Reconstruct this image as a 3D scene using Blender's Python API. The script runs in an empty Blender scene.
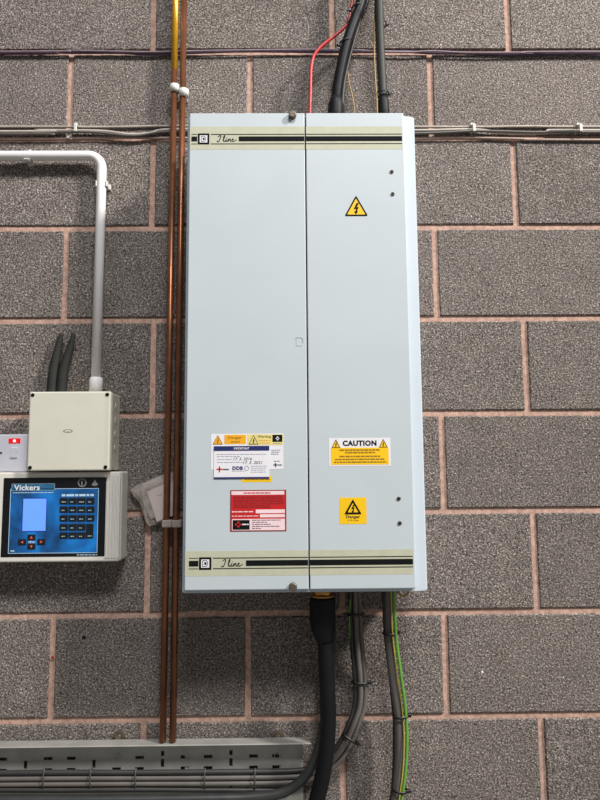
import bpy, bmesh, math, random
from mathutils import Vector, Matrix
random.seed(7)
S = bpy.context.scene
COL = S.collection

# ------------------------------------------------------------------ camera
EYE = 1.5
F = 640.0
CAMD = 1.51366
ZOFF = 0.588079          # the grid node z=0 lies this far above the eye
XOFF = 0.348993
PITCH, YAW, ROLL = 0.107009, -0.011225, 0.007703
ROT = Matrix.Rotation(YAW, 3, 'Z') @ Matrix.Rotation(PITCH, 3, 'X') @ Matrix.Rotation(ROLL, 3, 'Y')
cd = bpy.data.cameras.new('camera'); cam = bpy.data.objects.new('camera', cd); COL.objects.link(cam)
cam.matrix_world = Matrix.Translation((0, -CAMD, EYE)) @ (ROT @ Matrix.Rotation(math.pi/2, 3, 'X')).to_4x4()
cd.sensor_width = 36; cd.lens = F*36/800; cd.clip_start = 0.05
S.camera = cam

# ------------------------------------------------------------------ world, lamps, exposure
w = bpy.data.worlds.new('world'); S.world = w; w.use_nodes = True
w.node_tree.nodes['Background'].inputs[0].default_value = (0.92, 0.96, 1.0, 1)
w.node_tree.nodes['Background'].inputs[1].default_value = 0.17
def area(name, loc, target, sx, sy, power, col):
    l = bpy.data.lights.new(name, 'AREA'); l.shape = 'RECTANGLE'; l.size = sx; l.size_y = sy
    l.energy = power; l.color = col
    o = bpy.data.objects.new(name, l); COL.objects.link(o); o.location = loc
    o.rotation_euler = (Vector(target)-Vector(loc)).to_track_quat('-Z', 'Y').to_euler()
    return o
area('hall_lamp', (4.8, -2.9, 6.0), (0.1, 0, 1.7), 0.7, 0.7, 600, (1.0, 0.97, 0.93))
area('fill_light', (1.0, -4.0, 6.7), (0, 0, 1.6), 1.9, 0.7, 310, (0.95, 0.98, 1.0))  # unseen fill, added to brighten the fronts beside the key light
S.view_settings.view_transform = 'Standard'; S.view_settings.look = 'None'
S.view_settings.exposure = 0.1; S.view_settings.gamma = 1; S.view_settings.use_curve_mapping = False

# ------------------------------------------------------------------ geometry helpers
def W(px, py, d=0.0):
    """the place in the room at distance d in front of the wall that the photo shows at this pixel"""
    r = ROT @ Vector(((px-300)/F, 1, -(py-400)/F))
    t = (CAMD-d)/r.y
    return Vector((r.x*t, -d, EYE+r.z*t))
def RC(x0, y0, x1, y1, d):
    ym, xm = (y0+y1)/2, (x0+x1)/2
    return W(x0, ym, d).x, W(x1, ym, d).x, W(xm, y1, d).z, W(xm, y0, d).z     # x0,x1,z0,z1

def srgb(r, g, b):
    f = lambda c: (c/255)/12.92 if c/255 <= .04045 else ((c/255+.055)/1.055)**2.4
    return (f(r), f(g), f(b), 1)

MATS = {}
def mat(name, rgb, rough=0.5, metal=0.0, var=0.06, scale=30, bump=0.0, bscale=200, emit=None, alpha=None, spec=0.5, coat=0):
    if name in MATS: return MATS[name]
    m = bpy.data.materials.new(name); m.use_nodes = True; n = m.node_tree.nodes; L = m.node_tree.links
    b = n['Principled BSDF']; b.inputs['Roughness'].default_value = rough; b.inputs['Metallic'].default_value = metal
    b.inputs['Specular IOR Level'].default_value = spec; b.inputs['Coat Weight'].default_value = coat
    col = srgb(*rgb)
    tc = n.new('ShaderNodeTexCoord'); nz = n.new('ShaderNodeTexNoise'); nz.inputs['Scale'].default_value = scale
    nz.inputs['Detail'].default_value = 4
    L.new(tc.outputs['Object'], nz.inputs['Vector'])
    rp = n.new('ShaderNodeValToRGB'); rp.color_ramp.elements[0].position = .3; rp.color_ramp.elements[1].position = .7
    rp.color_ramp.elements[0].color = [c*(1-var) for c in col[:3]]+[1]
    rp.color_ramp.elements[1].color = [min(1, c*(1+var)) for c in col[:3]]+[1]
    L.new(nz.outputs['Fac'], rp.inputs[0]); L.new(rp.outputs[0], b.inputs['Base Color'])
    if bump:
        n2 = n.new('ShaderNodeTexNoise'); n2.inputs['Scale'].default_value = bscale; L.new(tc.outputs['Object'], n2.inputs['Vector'])
        bp = n.new('ShaderNodeBump'); bp.inputs['Strength'].default_value = bump; bp.inputs['Distance'].default_value = .001
        L.new(n2.outputs['Fac'], bp.inputs['Height']); L.new(bp.outputs[0], b.inputs['Normal'])
    if emit:
        b.inputs['Emission Color'].default_value = srgb(*emit[:3]); b.inputs['Emission Strength'].default_value = emit[3]
    if alpha is not None: b.inputs['Alpha'].default_value = alpha
    MATS[name] = m
    return m

class MB:
    """collects shapes of one mesh in room coordinates"""
    def __init__(s): s.bm = bmesh.new()
    def box(s, x0, x1, y0, y1, z0, z1, bev=0, seg=2, rot=None, edges=None):
        t = bmesh.new(); bmesh.ops.create_cube(t, size=1)
        for v in t.verts:
            v.co = Vector(((x0+x1)/2+v.co.x*(x1-x0), (y0+y1)/2+v.co.y*(y1-y0), (z0+z1)/2+v.co.z*(z1-z0)))
        if bev:
            es = [e for e in t.edges if edges is None or edges(e)]
            bmesh.ops.bevel(t, geom=es, offset=bev, segments=seg, affect='EDGES', profile=.5)
        if rot: 
            c = Vector(((x0+x1)/2, (y0+y1)/2, (z0+z1)/2))
            bmesh.ops.rotate(t, verts=t.verts, cent=c, matrix=rot)
        s.add(t); return s
    def add(s, t):
        me = bpy.data.meshes.new('t'); t.to_mesh(me); t.free(); s.bm.from_mesh(me); bpy.data.meshes.remove(me)
    def prism(s, pts, y0, y1):
        """outline in (x,z), from front y0 to back y1"""
        if y0 > y1: y0, y1 = y1, y0
        n = len(pts)
        a = [s.bm.verts.new((x, y0, z)) for x, z in pts]; b = [s.bm.verts.new((x, y1, z)) for x, z in pts]
        fs = [s.bm.faces.new(a), s.bm.faces.new(b[::-1])]
        for i in range(n): fs.append(s.bm.faces.new((a[i], b[i], b[(i+1) % n], a[(i+1) % n])))
        return s
    def flat(s, x0, x1, z0, z1, y, t=.0003):
        return s.prism([(x0, z0), (x1, z0), (x1, z1), (x0, z1)], y-t, y)
    def frame(s, x0, x1, z0, z1, wd, y, t=.0003):
        s.flat(x0, x1, z0, z0+wd, y, t); s.flat(x0, x1, z1-wd, z1, y, t)
        s.flat(x0, x0+wd, z0+wd, z1-wd, y, t); s.flat(x1-wd, x1, z0+wd, z1-wd, y, t); return s
    def ring_outline(s, outer, inner, y0, y1):
        n = len(outer); V = s.bm.verts.new
        of = [V((x, y0, z)) for x, z in outer]; inf = [V((x, y0, z)) for x, z in inner]
        ob = [V((x, y1, z)) for x, z in outer]; ib = [V((x, y1, z)) for x, z in inner]
        for i in range(n):
            j = (i+1) % n
            s.bm.faces.new((of[i], of[j], inf[j], inf[i])); s.bm.faces.new((ob[j], ob[i], ib[i], ib[j]))
            s.bm.faces.new((of[j], of[i], ob[i], ob[j])); s.bm.faces.new((inf[i], inf[j], ib[j], ib[i]))
        return s
    def tube(s, pts, r, segs=12, closed=False, rs=None, flatx=1.0):
        pts = [Vector(p) for p in pts]; n = len(pts); rings = []
        up = None
        for i in range(n):
            if closed: t = (pts[(i+1) % n]-pts[i-1]).normalized()
            else: t = (pts[min(i+1, n-1)]-pts[max(i-1, 0)]).normalized()
            if up is None:
                up = Vector((0, 1, 0)) if abs(t.y) < .9 else Vector((1, 0, 0))
            up = (up-t*up.dot(t)).normalized(); side = t.cross(up)
            rr = rs[i] if rs else r
            rings.append([s.bm.verts.new(pts[i]+(side*math.cos(a)*flatx+up*math.sin(a))*rr)
                          for a in [2*math.pi*k/segs for k in range(segs)]])
        m = n if closed else n-1
        for i in range(m):
            A, B = rings[i], rings[(i+1) % n]
            for k in range(segs):
                f = s.bm.faces.new((A[k], A[(k+1) % segs], B[(k+1) % segs], B[k])); f.smooth = True
        if not closed:
            s.bm.faces.new(rings[0][::-1]); s.bm.faces.new(rings[-1])
        return s
    def cyl(s, c, axis, r, h, segs=20, bev=0):
        """cylinder from c along axis for h"""
        c = Vector(c); a = Vector(axis).normalized()
        if bev: s.tube([c, c+a*(h-bev), c+a*(h-bev*.3), c+a*h], r, segs, rs=[r, r, r-bev*.3, r-bev])
        else: s.tube([c, c+a*h], r, segs)
        return s
    def build(s, name, m, parent=None, origin=None):
        bmesh.ops.recalc_face_normals(s.bm, faces=s.bm.faces)
        o0 = Vector((0, 0, 0))
        if parent is not None:
            q = parent
            while q: o0 += q.location; q = q.parent
        elif origin is not None: o0 = Vector(origin)
        else:
            lo = [min(v.co[i] for v in s.bm.verts) for i in range(3)]; hi = [max(v.co[i] for v in s.bm.verts) for i in range(3)]
            o0 = Vector(((lo[0]+hi[0])/2, hi[1], (lo[2]+hi[2])/2))
        for v in s.bm.verts: v.co -= o0
        me = bpy.data.meshes.new(name); s.bm.to_mesh(me); s.bm.free()
        for mm in (m if isinstance(m, (list, tuple)) else [m]): me.materials.append(mm)
        o = bpy.data.objects.new(name, me); COL.objects.link(o)
        if parent is not None: o.parent = parent
        else: o.location = o0
        return o

def tag(o, label, cat=None, group=None, kind=None):
    if label: o['label'] = label
    if cat: o['category'] = cat
    if group: o['group'] = group
    if kind: o['kind'] = kind
    return o
def empty(name, loc, label, cat, group=None):
    o = bpy.data.objects.new(name, None); COL.objects.link(o); o.location = loc; o.empty_display_size = .03
    return tag(o, label, cat, group)
def smooth_path(P, n=8):
    P = [Vector(p) for p in P]; out = []
    for i in range(len(P)-1):
        a = P[i-1] if i else P[0]*2-P[1]; b = P[i]; c = P[i+1]; d = P[i+2] if i+2 < len(P) else P[-1]*2-P[-2]
        for k in range(n):
            t = k/n
            out.append(.5*((2*b)+(c-a)*t+(2*a-5*b+4*c-d)*t*t+(3*b-a-3*c+d)*t**3))
    out.append(P[-1]); return out
def path(spec, n=8):
    P = smooth_path([W(*q) for q in spec], n); lo, hi = EYE-.2520, EYE+.7796
    inside = lambda p: -.2295 < p.x < .275 and lo < p.z < hi and -.18 < p.y < -.02
    out = []
    for i, p in enumerate(P):
        if not inside(p): out.append(p); continue
        for q in (P[i-1] if i else None, P[i+1] if i+1 < len(P) else None):      # end exactly at the cabinet's top or bottom plate
            if q is not None and not inside(q):
                zc_ = hi if q.z > hi else lo; out.append(q+(p-q)*((zc_-q.z)/(p.z-q.z)))
    return out
def letters(body, x0, x1, z0, z1, y, m, parent, name='lettering', bold=0.0, shear=0.0):
    cu = bpy.data.curves.new('t', 'FONT'); cu.body = body; cu.size = 1; cu.offset = bold; cu.shear = shear; cu.resolution_u = 3; cu.space_character = 1+2.2*bold
    cu.extrude = .01
    o = bpy.data.objects.new('t', cu); COL.objects.link(o)
    dg = bpy.context.evaluated_depsgraph_get(); me = bpy.data.meshes.new_from_object(o.evaluated_get(dg))
    bpy.data.objects.remove(o); bpy.data.curves.remove(cu)
    xs = [v.co.x for v in me.vertices]; ys = [v.co.y for v in me.vertices]
    ax, bx, ay, by = min(xs), max(xs), min(ys), max(ys)
    mb = MB(); mb.bm.from_mesh(me); bpy.data.meshes.remove(me)
    for v in mb.bm.verts:
        v.co = Vector((x0+(v.co.x-ax)/(bx-ax)*(x1-x0), y-.0002+(-v.co.z)*.01, z0+(v.co.y-ay)/(by-ay)*(z1-z0)))
    return mb.build(name, m, parent)
def dashes(mb, x0, x1, zc, h, y, seed=0, word=.004):
    """a line of print too small to read: word-long strokes"""
    r = random.Random(seed); x = x0
    while x < x1-word*.3:
        wd = min(word*r.uniform(.5, 1.8), x1-x); mb.flat(x, x+wd, zc-h/2, zc+h/2, y); x += wd+word*.22
    return mb

# ------------------------------------------------------------------ materials
white_paint = mat('cabinet_paint', (188, 195, 198), .42, var=.025, scale=6, bump=.06, bscale=500)
edge_paint = mat('cabinet_body_paint', (189, 198, 205), .5, var=.02, scale=9, bump=.05, bscale=500)
beige_vinyl = mat('beige_vinyl', (184, 182, 158), .6, var=.05, scale=50)
black_ink = mat('black_ink', (14, 15, 16), .8, spec=.15)
dark_ink = mat('dark_ink', (70, 60, 20), .6)
copper = mat('copper_tube', (140, 90, 62), .36, metal=.75, var=.3, scale=14)
yellow_band = mat('yellow_gas_paint', (206, 152, 22), .34, var=.1, scale=40, metal=.3)
white_pvc = mat('white_pvc', (236, 230, 228), .42, var=.03)
clip_white = mat('clip_plastic', (206, 202, 196), .45, var=.08, scale=60)
clip_aged = mat('aged_clip_plastic', (165, 150, 138), .6, var=.12, scale=60)
black_rubber = mat('black_rubber', (14, 14, 16), .55, spec=.25, var=.25, scale=25, bump=.2, bscale=90)
black_sheath = mat('black_cable_sheath', (15, 15, 17), .5, var=.2, scale=20, spec=.25)
tie_black = mat('black_nylon', (16, 16, 17), .4)
grey_sheath = mat('grey_cable_sheath', (96, 89, 84), .5, var=.12, scale=20)
dark_grey_sheath = mat('dark_grey_cable_sheath', (50, 47, 45), .5, var=.15, scale=20)
pale_sheath = mat('pale_cable_sheath', (178, 166, 154), .5, var=.12, scale=25)
purple_sheath = mat('purple_cable_sheath', (82, 58, 84), .45, var=.3, scale=12)
red_sheath = mat('red_cable_sheath', (190, 38, 38), .4, var=.08)
green_sheath = mat('green_cable_sheath', (98, 156, 58), .45, var=.08)
yellow_sheath = mat('yellow_stripe_sheath', (176, 158, 60), .45, var=.12)
gold_sheath = mat('gold_wire_sheath', (150, 120, 62), .5, var=.15)
brass = mat('brass', (190, 140, 80), .3, metal=.8)
galv = mat('galvanised_steel', (168, 165, 158), .5, metal=.45, var=.14, scale=18, bump=.05)
steel_dull = mat('dull_screw_metal', (110, 100, 86), .4, metal=.6)
cream = mat('cream_plastic', (206, 201, 185), .5, var=.02, bump=.1, bscale=900)
panel_case = mat('panel_case_plastic', (216, 210, 200), .45, var=.03)
bezel_black = mat('glossy_black_bezel', (14, 14, 16), .3)
white_plastic = mat('white_socket_plastic', (230, 228, 236), .4, var=.02)
yellow_print = mat('yellow_sticker', (240, 190, 14), .45, var=.03)
pale_yellow = mat('pale_yellow_print', (222, 205, 130), .5)
orange_print = mat('orange_print', (236, 168, 20), .5, var=.03)
white_print = mat('white_sticker', (226, 222, 224), .45, var=.015)
navy_print = mat('navy_print', (28, 38, 96), .5)
red_print = mat('red_sticker', (190, 28, 30), .45, var=.05)
pink_print = mat('faded_pink_print', (236, 206, 208), .5)
brown_print = mat('brown_print', (146, 104, 20), .6)
grey_print = mat('grey_print', (140, 140, 158), .6)
rust_print = mat('dark_red_print', (120, 14, 16), .6)

# ------------------------------------------------------------------ block wall
def block_material():
    m = bpy.data.materials.new('dense_concrete_block'); m.use_nodes = True; n = m.node_tree.nodes; L = m.node_tree.links
    b = n['Principled BSDF']; b.inputs['Roughness'].default_value = .93; b.inputs['Specular IOR Level'].default_value = .2
    tc = n.new('ShaderNodeTexCoord')
    def noise(sc, det=2, rough=.5):
        q = n.new('ShaderNodeTexNoise'); q.inputs['Scale'].default_value = sc; q.inputs['Detail'].default_value = det
        q.inputs['Roughness'].default_value = rough; L.new(tc.outputs['Object'], q.inputs['Vector']); return q
    fine = noise(250, 3, .8); vor = n.new('ShaderNodeTexVoronoi'); vor.inputs['Scale'].default_value = 290
    L.new(tc.outputs['Object'], vor.inputs['Vector'])
    mid = noise(14, 4); big = noise(2.2, 3)
    def ramp(src, stops):
        r = n.new('ShaderNodeValToRGB'); e = r.color_ramp.elements
        e[0].position, e[0].color = stops[0][0], stops[0][1]; e[1].position, e[1].color = stops[-1][0], stops[-1][1]
        for p_, c_ in stops[1:-1]: k = e.new(p_); k.color = c_
        L.new(src, r.inputs[0]); return r
    base = ramp(fine.outputs['Fac'], [(.32, srgb(34, 30, 29)), (.44, srgb(97, 89, 85)), (.55, srgb(130, 121, 116)), (.68, srgb(204, 194, 186))])
    grit = ramp(vor.outputs['Color'], [(.0, (.40, .40, .40, 1)), (.25, (.85, .84, .83, 1)), (.75, (1.03, 1.02, 1.0, 1)), (1, (1.5, 1.46, 1.42, 1))])
    def mul(a, c):
        q = n.new('ShaderNodeMix'); q.data_type = 'RGBA'; q.blend_type = 'MULTIPLY'; q.inputs['Factor'].default_value = 1
        L.new(a, q.inputs['A']); L.new(c, q.inputs['B']); return q.outputs['Result']
    c1 = mul(base.outputs[0], grit.outputs[0])
    c2 = mul(c1, ramp(mid.outputs['Fac'], [(.3, (.9, .89, .88, 1)), (.7, (1.08, 1.08, 1.08, 1))]).outputs[0])
    c3 = mul(c2, ramp(big.outputs['Fac'], [(.3, (.93, .92, .92, 1)), (.7, (1.06, 1.06, 1.05, 1))]).outputs[0])
    v2 = n.new('ShaderNodeTexVoronoi'); v2.inputs['Scale'].default_value = 62; L.new(tc.outputs['Object'], v2.inputs['Vector'])
    c3 = mul(c3, ramp(v2.outputs['Distance'], [(.09, (.3, .29, .28, 1)), (.16, (1, 1, 1, 1))]).outputs[0])
    at = n.new('ShaderNodeAttribute'); at.attribute_name = 'tone'
    c4 = mul(c3, at.outputs['Color'])
    L.new(c4, b.inputs['Base Color'])
    ad = n.new('ShaderNodeMath'); ad.operation = 'ADD'; L.new(fine.outputs['Fac'], ad.inputs[0])
    L.new(vor.outputs['Distance'], ad.inputs[1])
    bp = n.new('ShaderNodeBump'); bp.inputs['Strength'].default_value = .55; bp.inputs['Distance'].default_value = .0022
    L.new(ad.outputs[0], bp.inputs['Height']); L.new(bp.outputs[0], b.inputs['Normal'])
    return m
def mortar_material():
    m = mat('pink_sand_mortar', (184, 150, 134), .95, var=.26, scale=120, bump=.6, bscale=260, spec=.1)
    return m
BLK = block_material(); MOR = mortar_material()
# joints read off the wall: upright joints of each course (room x) and the level joints (room z)
PITCH_Z = .225*1.0207989
z_of = lambda j: EYE+ZOFF+j*PITCH_Z
course = {  # course index (below joint j): x of two known upright joints by photo position
    2: [(153, 25), (332, 20), (508, 25)], 1: [(70.2, 90), (250, 90), (430.7, 90)], 0: [(152.2, 183), (515, 183)],
    -1: [(65, 273), (436, 273)], -2: [(152.8, 361), (526, 361)], -3: [(443, 462)], -4: [(147.2, 563), (535.2, 556)],
    -5: [(51.5, 668), (248, 668), (445.8, 663)], -6: [(143.3, 725), (342.9, 760), (543, 760)]}
MJ = .0142
def wall_blocks():
    mb = MB(); lay = mb.bm.verts.layers.float_color.new('tone')
    r = random.Random(3)
    for c in range(-11, 6):
        zt, zb = z_of(c+1)-MJ/2, z_of(c)+MJ/2
        known = sorted(W(*q).x for q in course.get(c, []))
        base0 = known[0] if known else W(152 if c % 2 == 0 else 66, 300).x
        xs = []
        if len(known) == 1: xs = [known[0]]
        elif not known: xs = [base0]
        else:
            for a, b2 in zip(known, known[1:]):
                k = max(1, round((b2-a)/.45))
                xs += [a+(b2-a)*i/k for i in range(k)]
            xs.append(known[-1])
        while xs[0] > -3.2: xs.insert(0, xs[0]-.45)
        while xs[-1] < 3.4: xs.append(xs[-1]+.45)
        for a, b2 in zip(xs, xs[1:]):
            x0, x1 = a+MJ/2, b2-MJ/2
            near = -1.0 < (x0+x1)/2 < 1.0
            step = .012 if near else .2
            def side(p, q, nrm):
                L_ = math.hypot(q[0]-p[0], q[1]-p[1]); k = max(1, int(L_/step)); out = []
                for i in range(k):
                    t = i/k; j = r.gauss(0, .0006) if (i and near) else 0
                    out.append((p[0]+(q[0]-p[0])*t+nrm[0]*j, p[1]+(q[1]-p[1])*t+nrm[1]*j))
                return out
            pl = side((x0, zb), (x1, zb), (0, 1))+side((x1, zb), (x1, zt), (1, 0))+side((x1, zt), (x0, zt), (0, 1))+side((x0, zt), (x0, zb), (1, 0))
            cx, cz = (x0+x1)/2, (zb+zt)/2; ins = .0022
            def inset(p, k): 
                sx = (abs(p[0]-cx)-k); sz = (abs(p[1]-cz)-k)
                return (cx+math.copysign(min(abs(p[0]-cx), (x1-x0)/2-k), p[0]-cx), cz+math.copysign(min(abs(p[1]-cz), (zt-zb)/2-k), p[1]-cz))
            proud = r.uniform(-.0008, .0008)
            tn = r.uniform(.88, 1.08)
            fr = [mb.bm.verts.new((*[inset(p, ins)[0]], proud, inset(p, ins)[1])) for p in pl]
            md = [mb.bm.verts.new((p[0], .0025, p[1])) for p in pl]
            bk = [mb.bm.verts.new((p[0], .09, p[1])) for p in pl]
            for v in fr+md+bk: v[lay] = (tn, tn*r.uniform(.995, 1.0), tn, 1)
            mb.bm.faces.new(fr); k = len(pl)
            for i in range(k):
                j = (i+1) % k
                mb.bm.faces.new((fr[i], fr[j], md[j], md[i])); mb.bm.faces.new((md[i], md[j], bk[j], bk[i]))
    return mb
wall = wall_blocks().build('wall_back', BLK, origin=(0, 0, 0)); tag(wall, 'grey speckled concrete block wall with pink mortar joints', kind='structure')
mj = MB().box(-3.2, 3.2, .0048, .095, -.55, 3.7)
mo = mj.build('mortar', MOR, wall)
fl = MB().box(-3.2, 3.2, -4.5, .1, -.6, -.0).build('floor', mat('concrete_floor', (120, 118, 114), .8, var=.12, scale=5, bump=.3), origin=(0, 0, 0))
tag(fl, 'plain grey concrete floor at the foot of the block wall', kind='structure')

# ------------------------------------------------------------------ power distribution cabinet
CX0, CX1, CZ0, CZ1 = -.2226, .2480, EYE-.2440, EYE+.7790     # front cover
D = .180                                                      # its front face
SEAM0, SEAM1 = .0298, .0324
cab = empty('electrical_cabinet', (.024, 0, CZ0), 'tall pale blue-grey steel electrical cabinet with two front panels, mounted on the block wall', 'electrical cabinet')
BX0, BX1, BZ0, BZ1 = -.2295, .2750, EYE-.2515, EYE+.7785
# body: deep tray whose right flange slopes back towards the wall
mb = MB()
def yz_edge(e):
    a, b2 = e.verts[0].co, e.verts[1].co
    return abs(a.x-b2.x) < 1e-5 and abs(a.z-b2.z) < 1e-5
sec = [(BX0, -.006), (BX0, -.163), (BX0+.004, -.167), (.2485, -.168), (BX1-.003, -.1645), (BX1, -.161), (BX1, -.006)]
R_ = .003
vs = []
levels = [(BZ0, R_), (BZ0+R_*.3, R_*.3), (BZ0+R_, 0), (BZ1-R_, 0), (BZ1-R_*.3, R_*.3), (BZ1, R_)]
for z, ins in levels:
    vs.append([mb.bm.verts.new((x+(ins if x < 0 else -ins if x > .26 else 0), y, z)) for x, y in sec])
for A, B in zip(vs, vs[1:]):
    for k in range(len(sec)):
        j = (k+1) % len(sec); mb.bm.faces.new((A[k], A[j], B[j], B[k]))
mb.bm.faces.new(vs[0]); mb.bm.faces.new(vs[-1])
body = mb.build('cabinet_body', edge_paint, cab)
door = MB().box(CX0, SEAM0, -D, -.1675, CZ0, CZ1, .0018).build('door', white_paint, cab); tag(door, 'left cabinet door with thumb screws and latch')
pan = MB().box(SEAM1, CX1, -D, -.1675, CZ0, CZ1, .0018).build('front_panel', white_paint, cab); tag(pan, 'right front panel of the cabinet')
MB().flat(SEAM0-.001, SEAM1+.001, CZ0+.002, CZ1-.002, -.1681, .0004).build('seam_shade_strip', black_rubber, cab)  # black strip behind the seam, puts the shade of the gap into colour
# striped bands near top and bottom
Y = -D
def zc(py, px=300): return W(px, py, D).z
def xc(px, py): return W(px, py, D).x
script_I = [[(.00, .80), (.10, 1.0), (.22, .92), (.16, .45), (.08, .05), (-.06, .08)]]
def script_line(x0, z0, w_, h, mb):
    S_ = [[(.02, .85), (.10, 1.02), (.17, .95), (.11, .4), (.05, .0), (-.04, .08)],
          [(.28, .25), (.36, .75), (.36, 1.05), (.32, .9), (.30, .3), (.35, .02), (.42, .22)],
          [(.46, .45), (.44, .1), (.49, .05), (.54, .25)], [(.48, .66), (.49, .70)],
          [(.56, .45), (.56, .05), (.60, .4), (.66, .42), (.66, .08), (.71, .1)],
          [(.74, .25), (.82, .38), (.80, .48), (.75, .35), (.76, .08), (.86, .08), (.98, .3)]]
    for st in S_:
        P = smooth_path([(x0+a*w_, Y-.0005, z0+b*h) for a, b in st], 5)
        mb.tube(P, .0008, 6)
def band(z0, z1, zs, e0, e1, e2):
    """z0..z1 beige, zs = z of thin upper line, thick band top/bottom, thin lower line"""
    up, t1, t0, lo = zs
    for (a, b2, par) in ((CX0+.001, SEAM0-.0005, door), (SEAM1+.0003, CX1-.004, pan)):
        s = MB().flat(a, b2, z0, z1, Y+.0001).build('striped_label', beige_vinyl, par)
    lx = CX0+.046
    lg = MB(); y = Y-.0003
    # door print: stub, lines, thick bar
    lz = (t1+t0)/2
    m_ = MB(); m_.flat(CX0+.0045+e0*.4, CX0+.017+e0, t0, t1, y); m_.flat(CX0+.0045+e0*.4, CX0+.017+e0, up-.0004, up+.0008, y) ; m_.flat(CX0+.0045+e0*.4, CX0+.017+e0, lo-.0006, lo+.0006, y)
    for a, b2 in ((CX0+.047+e0, SEAM0-.0008),):
        m_.flat(a, b2, up-.0008, up+.0008, y); m_.flat(a, b2, lo-.0008, lo+.0008, y)
    m_.flat(CX0+.108+e2, SEAM0-.0008, t0, t1, y)
    m_.build('stripe', black_ink, door)
    m_ = MB()
    for za, zb in ((up-.0008, up+.0008), (lo-.0008, lo+.0008), (t0, t1)): m_.flat(SEAM1+.0003, CX1-.0045, za, zb, y)
    m_.build('stripe', black_ink, pan)
    # square badge with a D inside
    bx0, bx1 = CX0+.0185+e0, CX0+.0435+e0; h = (bx1-bx0)/2; bz0, bz1 = lz-h, lz+h
    bd = MB(); bd.frame(bx0, bx1, bz0, bz1, .0042, y); MB().flat(bx0+.0042, bx1-.0042, bz0+.0042, bz1-.0042, y+.0001).build('badge_ground', white_print, door)
    w1 = .0018; ix0, ix1, iz0, iz1 = bx0+.0068, bx1-.0068, bz0+.006, bz1-.006
    def dshape(k): 
        x0, x1, a, b_ = ix0+k, ix1-k, iz0+k, iz1-k; rr = (b_-a)/2
        pts = [(x0, b_), (x0, a)]
        pts += [(x1-rr*.7+math.sin(t)*rr*.7, (a+b_)/2-math.cos(t)*rr) for t in [math.pi*i/8 for i in range(9)]]
        return pts
    bd.ring_outline(dshape(0), dshape(.0013), y-.0003, y)
    cxm, czm = (bx0+bx1)/2, (bz0+bz1)/2
    bd.flat(cxm-.0018, cxm+.0026, czm-.0026, czm+.0026, y)
    bd.build('square_badge', black_ink, door)
    sc = MB(); script_line(CX0+.062+e1, lz-.0062, .042, .0135, sc); sc.build('script_lettering', black_ink, door)
band(zc(149.5), zc(126.5), (zc(134.3), zc(136.4), zc(141.2), zc(143.8)), .0, .0, .0)
band(zc(575.3), zc(550.2), (zc(557.3), zc(559.8), zc(565.4), zc(567.8)), .011, .015, .017)
for py, px, dz in ((115.8, 292.5, 0), (586.5, 293, 0)):
    c = W(px, py, D)
    k = MB(); k.cyl((c.x, -D+.0005, c.z), (0, -1, 0), .0085, .010, 20, .002); k.box(c.x-.0065, c.x+.0065, -D-.0098, -D-.0091, c.z-.0007, c.z+.0007)
    k = k.build('thumb_screw', steel_dull, door)
x, z = xc(299.3, 342), zc(342, 299)
k = MB(); k.prism([(x-.0065, z-.0085), (x+.0055, z-.0085), (x+.0075, z-.006), (x+.0075, z+.004), (x+.0035, z+.0085), (x-.0065, z+.0085)], Y-.0006, Y)
lt = k.build('latch_flap', white_paint, door)
k = MB().ring_outline([(x-.0070, z+.0095), (x-.0070, z+.0075), (x+.0035, z+.0075), (x+.0066, z+.004), (x+.0066, z-.004), (x+.0084, z-.004), (x+.0084, z+.0048), (x+.0045, z+.0095)],
     [(x-.0069, z+.0094), (x-.0069, z+.0076), (x+.0036, z+.0076), (x+.0067, z+.0041), (x+.0067, z-.0039), (x+.0083, z-.0039), (x+.0083, z+.0047), (x+.0044, z+.0094)], Y-.0009, Y)
mbk = MB().prism([(x-.0070, z+.0093), (x-.0070, z+.0080), (x+.0033, z+.0080), (x+.0068, z+.004), (x+.0068, z-.003), (x+.0080, z-.003), (x+.0080, z+.0046), (x+.0043, z+.0093)][::1], Y-.0007, Y)
mbk.build('latch_gap', mat('dark_gap', (96, 104, 108), .7), door)
k.bm.free()
for px, py in ((391.8, 171.8), (392.8, 194), (398.8, 498.5), (399.8, 523)):
    c = W(px, py, D); k = MB(); k.cyl((c.x, -D+.0005, c.z), (0, -1, 0), .0042, .0026, 16, .001)
    s_ = k.build('screw', steel_dull, pan)
    kk = MB(); kk.box(c.x-.0032, c.x+.0032, -D-.0026, -D-.0021, c.z-.0006, c.z+.0006); kk.box(c.x-.0006, c.x+.0006, -D-.0026, -D-.0021, c.z-.0032, c.z+.0032)
    kk.build('cross_slot', black_ink, s_)

# warning triangle helper: outline triangle + bolt
def tri_pts(cx, cz, w_, h, k=0.0):
    """rounded-corner triangle, k insets"""
    P = [(cx, cz+h/2), (cx+w_/2, cz-h/2), (cx-w_/2, cz-h/2)]
    gx, gz = cx, cz-h/6; s_ = 1-k
    P = [(gx+(a-gx)*s_, gz+(b-gz)*s_) for a, b in P]
    out = []
    for i in range(3):
        a, b, c = Vector(P[i-1]), Vector(P[i]), Vector(P[(i+1) % 3])
        r_ = .07
        p0, p1 = b.lerp(a, r_), b.lerp(c, r_)
        for t in (0, .33, .67, 1):
            q = p0*(1-t)**2+b*2*t*(1-t)+p1*t*t; out.append((q.x, q.y))
    return out
def bolt(mb, cx, cz, h, y):
    P = [(.04, .5), (-.22, -.06), (-.01, .0), (-.08, -.26), (-.20, -.22), (-.02, -.5), (.16, -.18), (.05, -.22), (.22, .18), (.03, .12), (.24, .5)]
    mb.prism([(cx+a*h, cz+b*h) for a, b in P], y-.0003, y)
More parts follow.
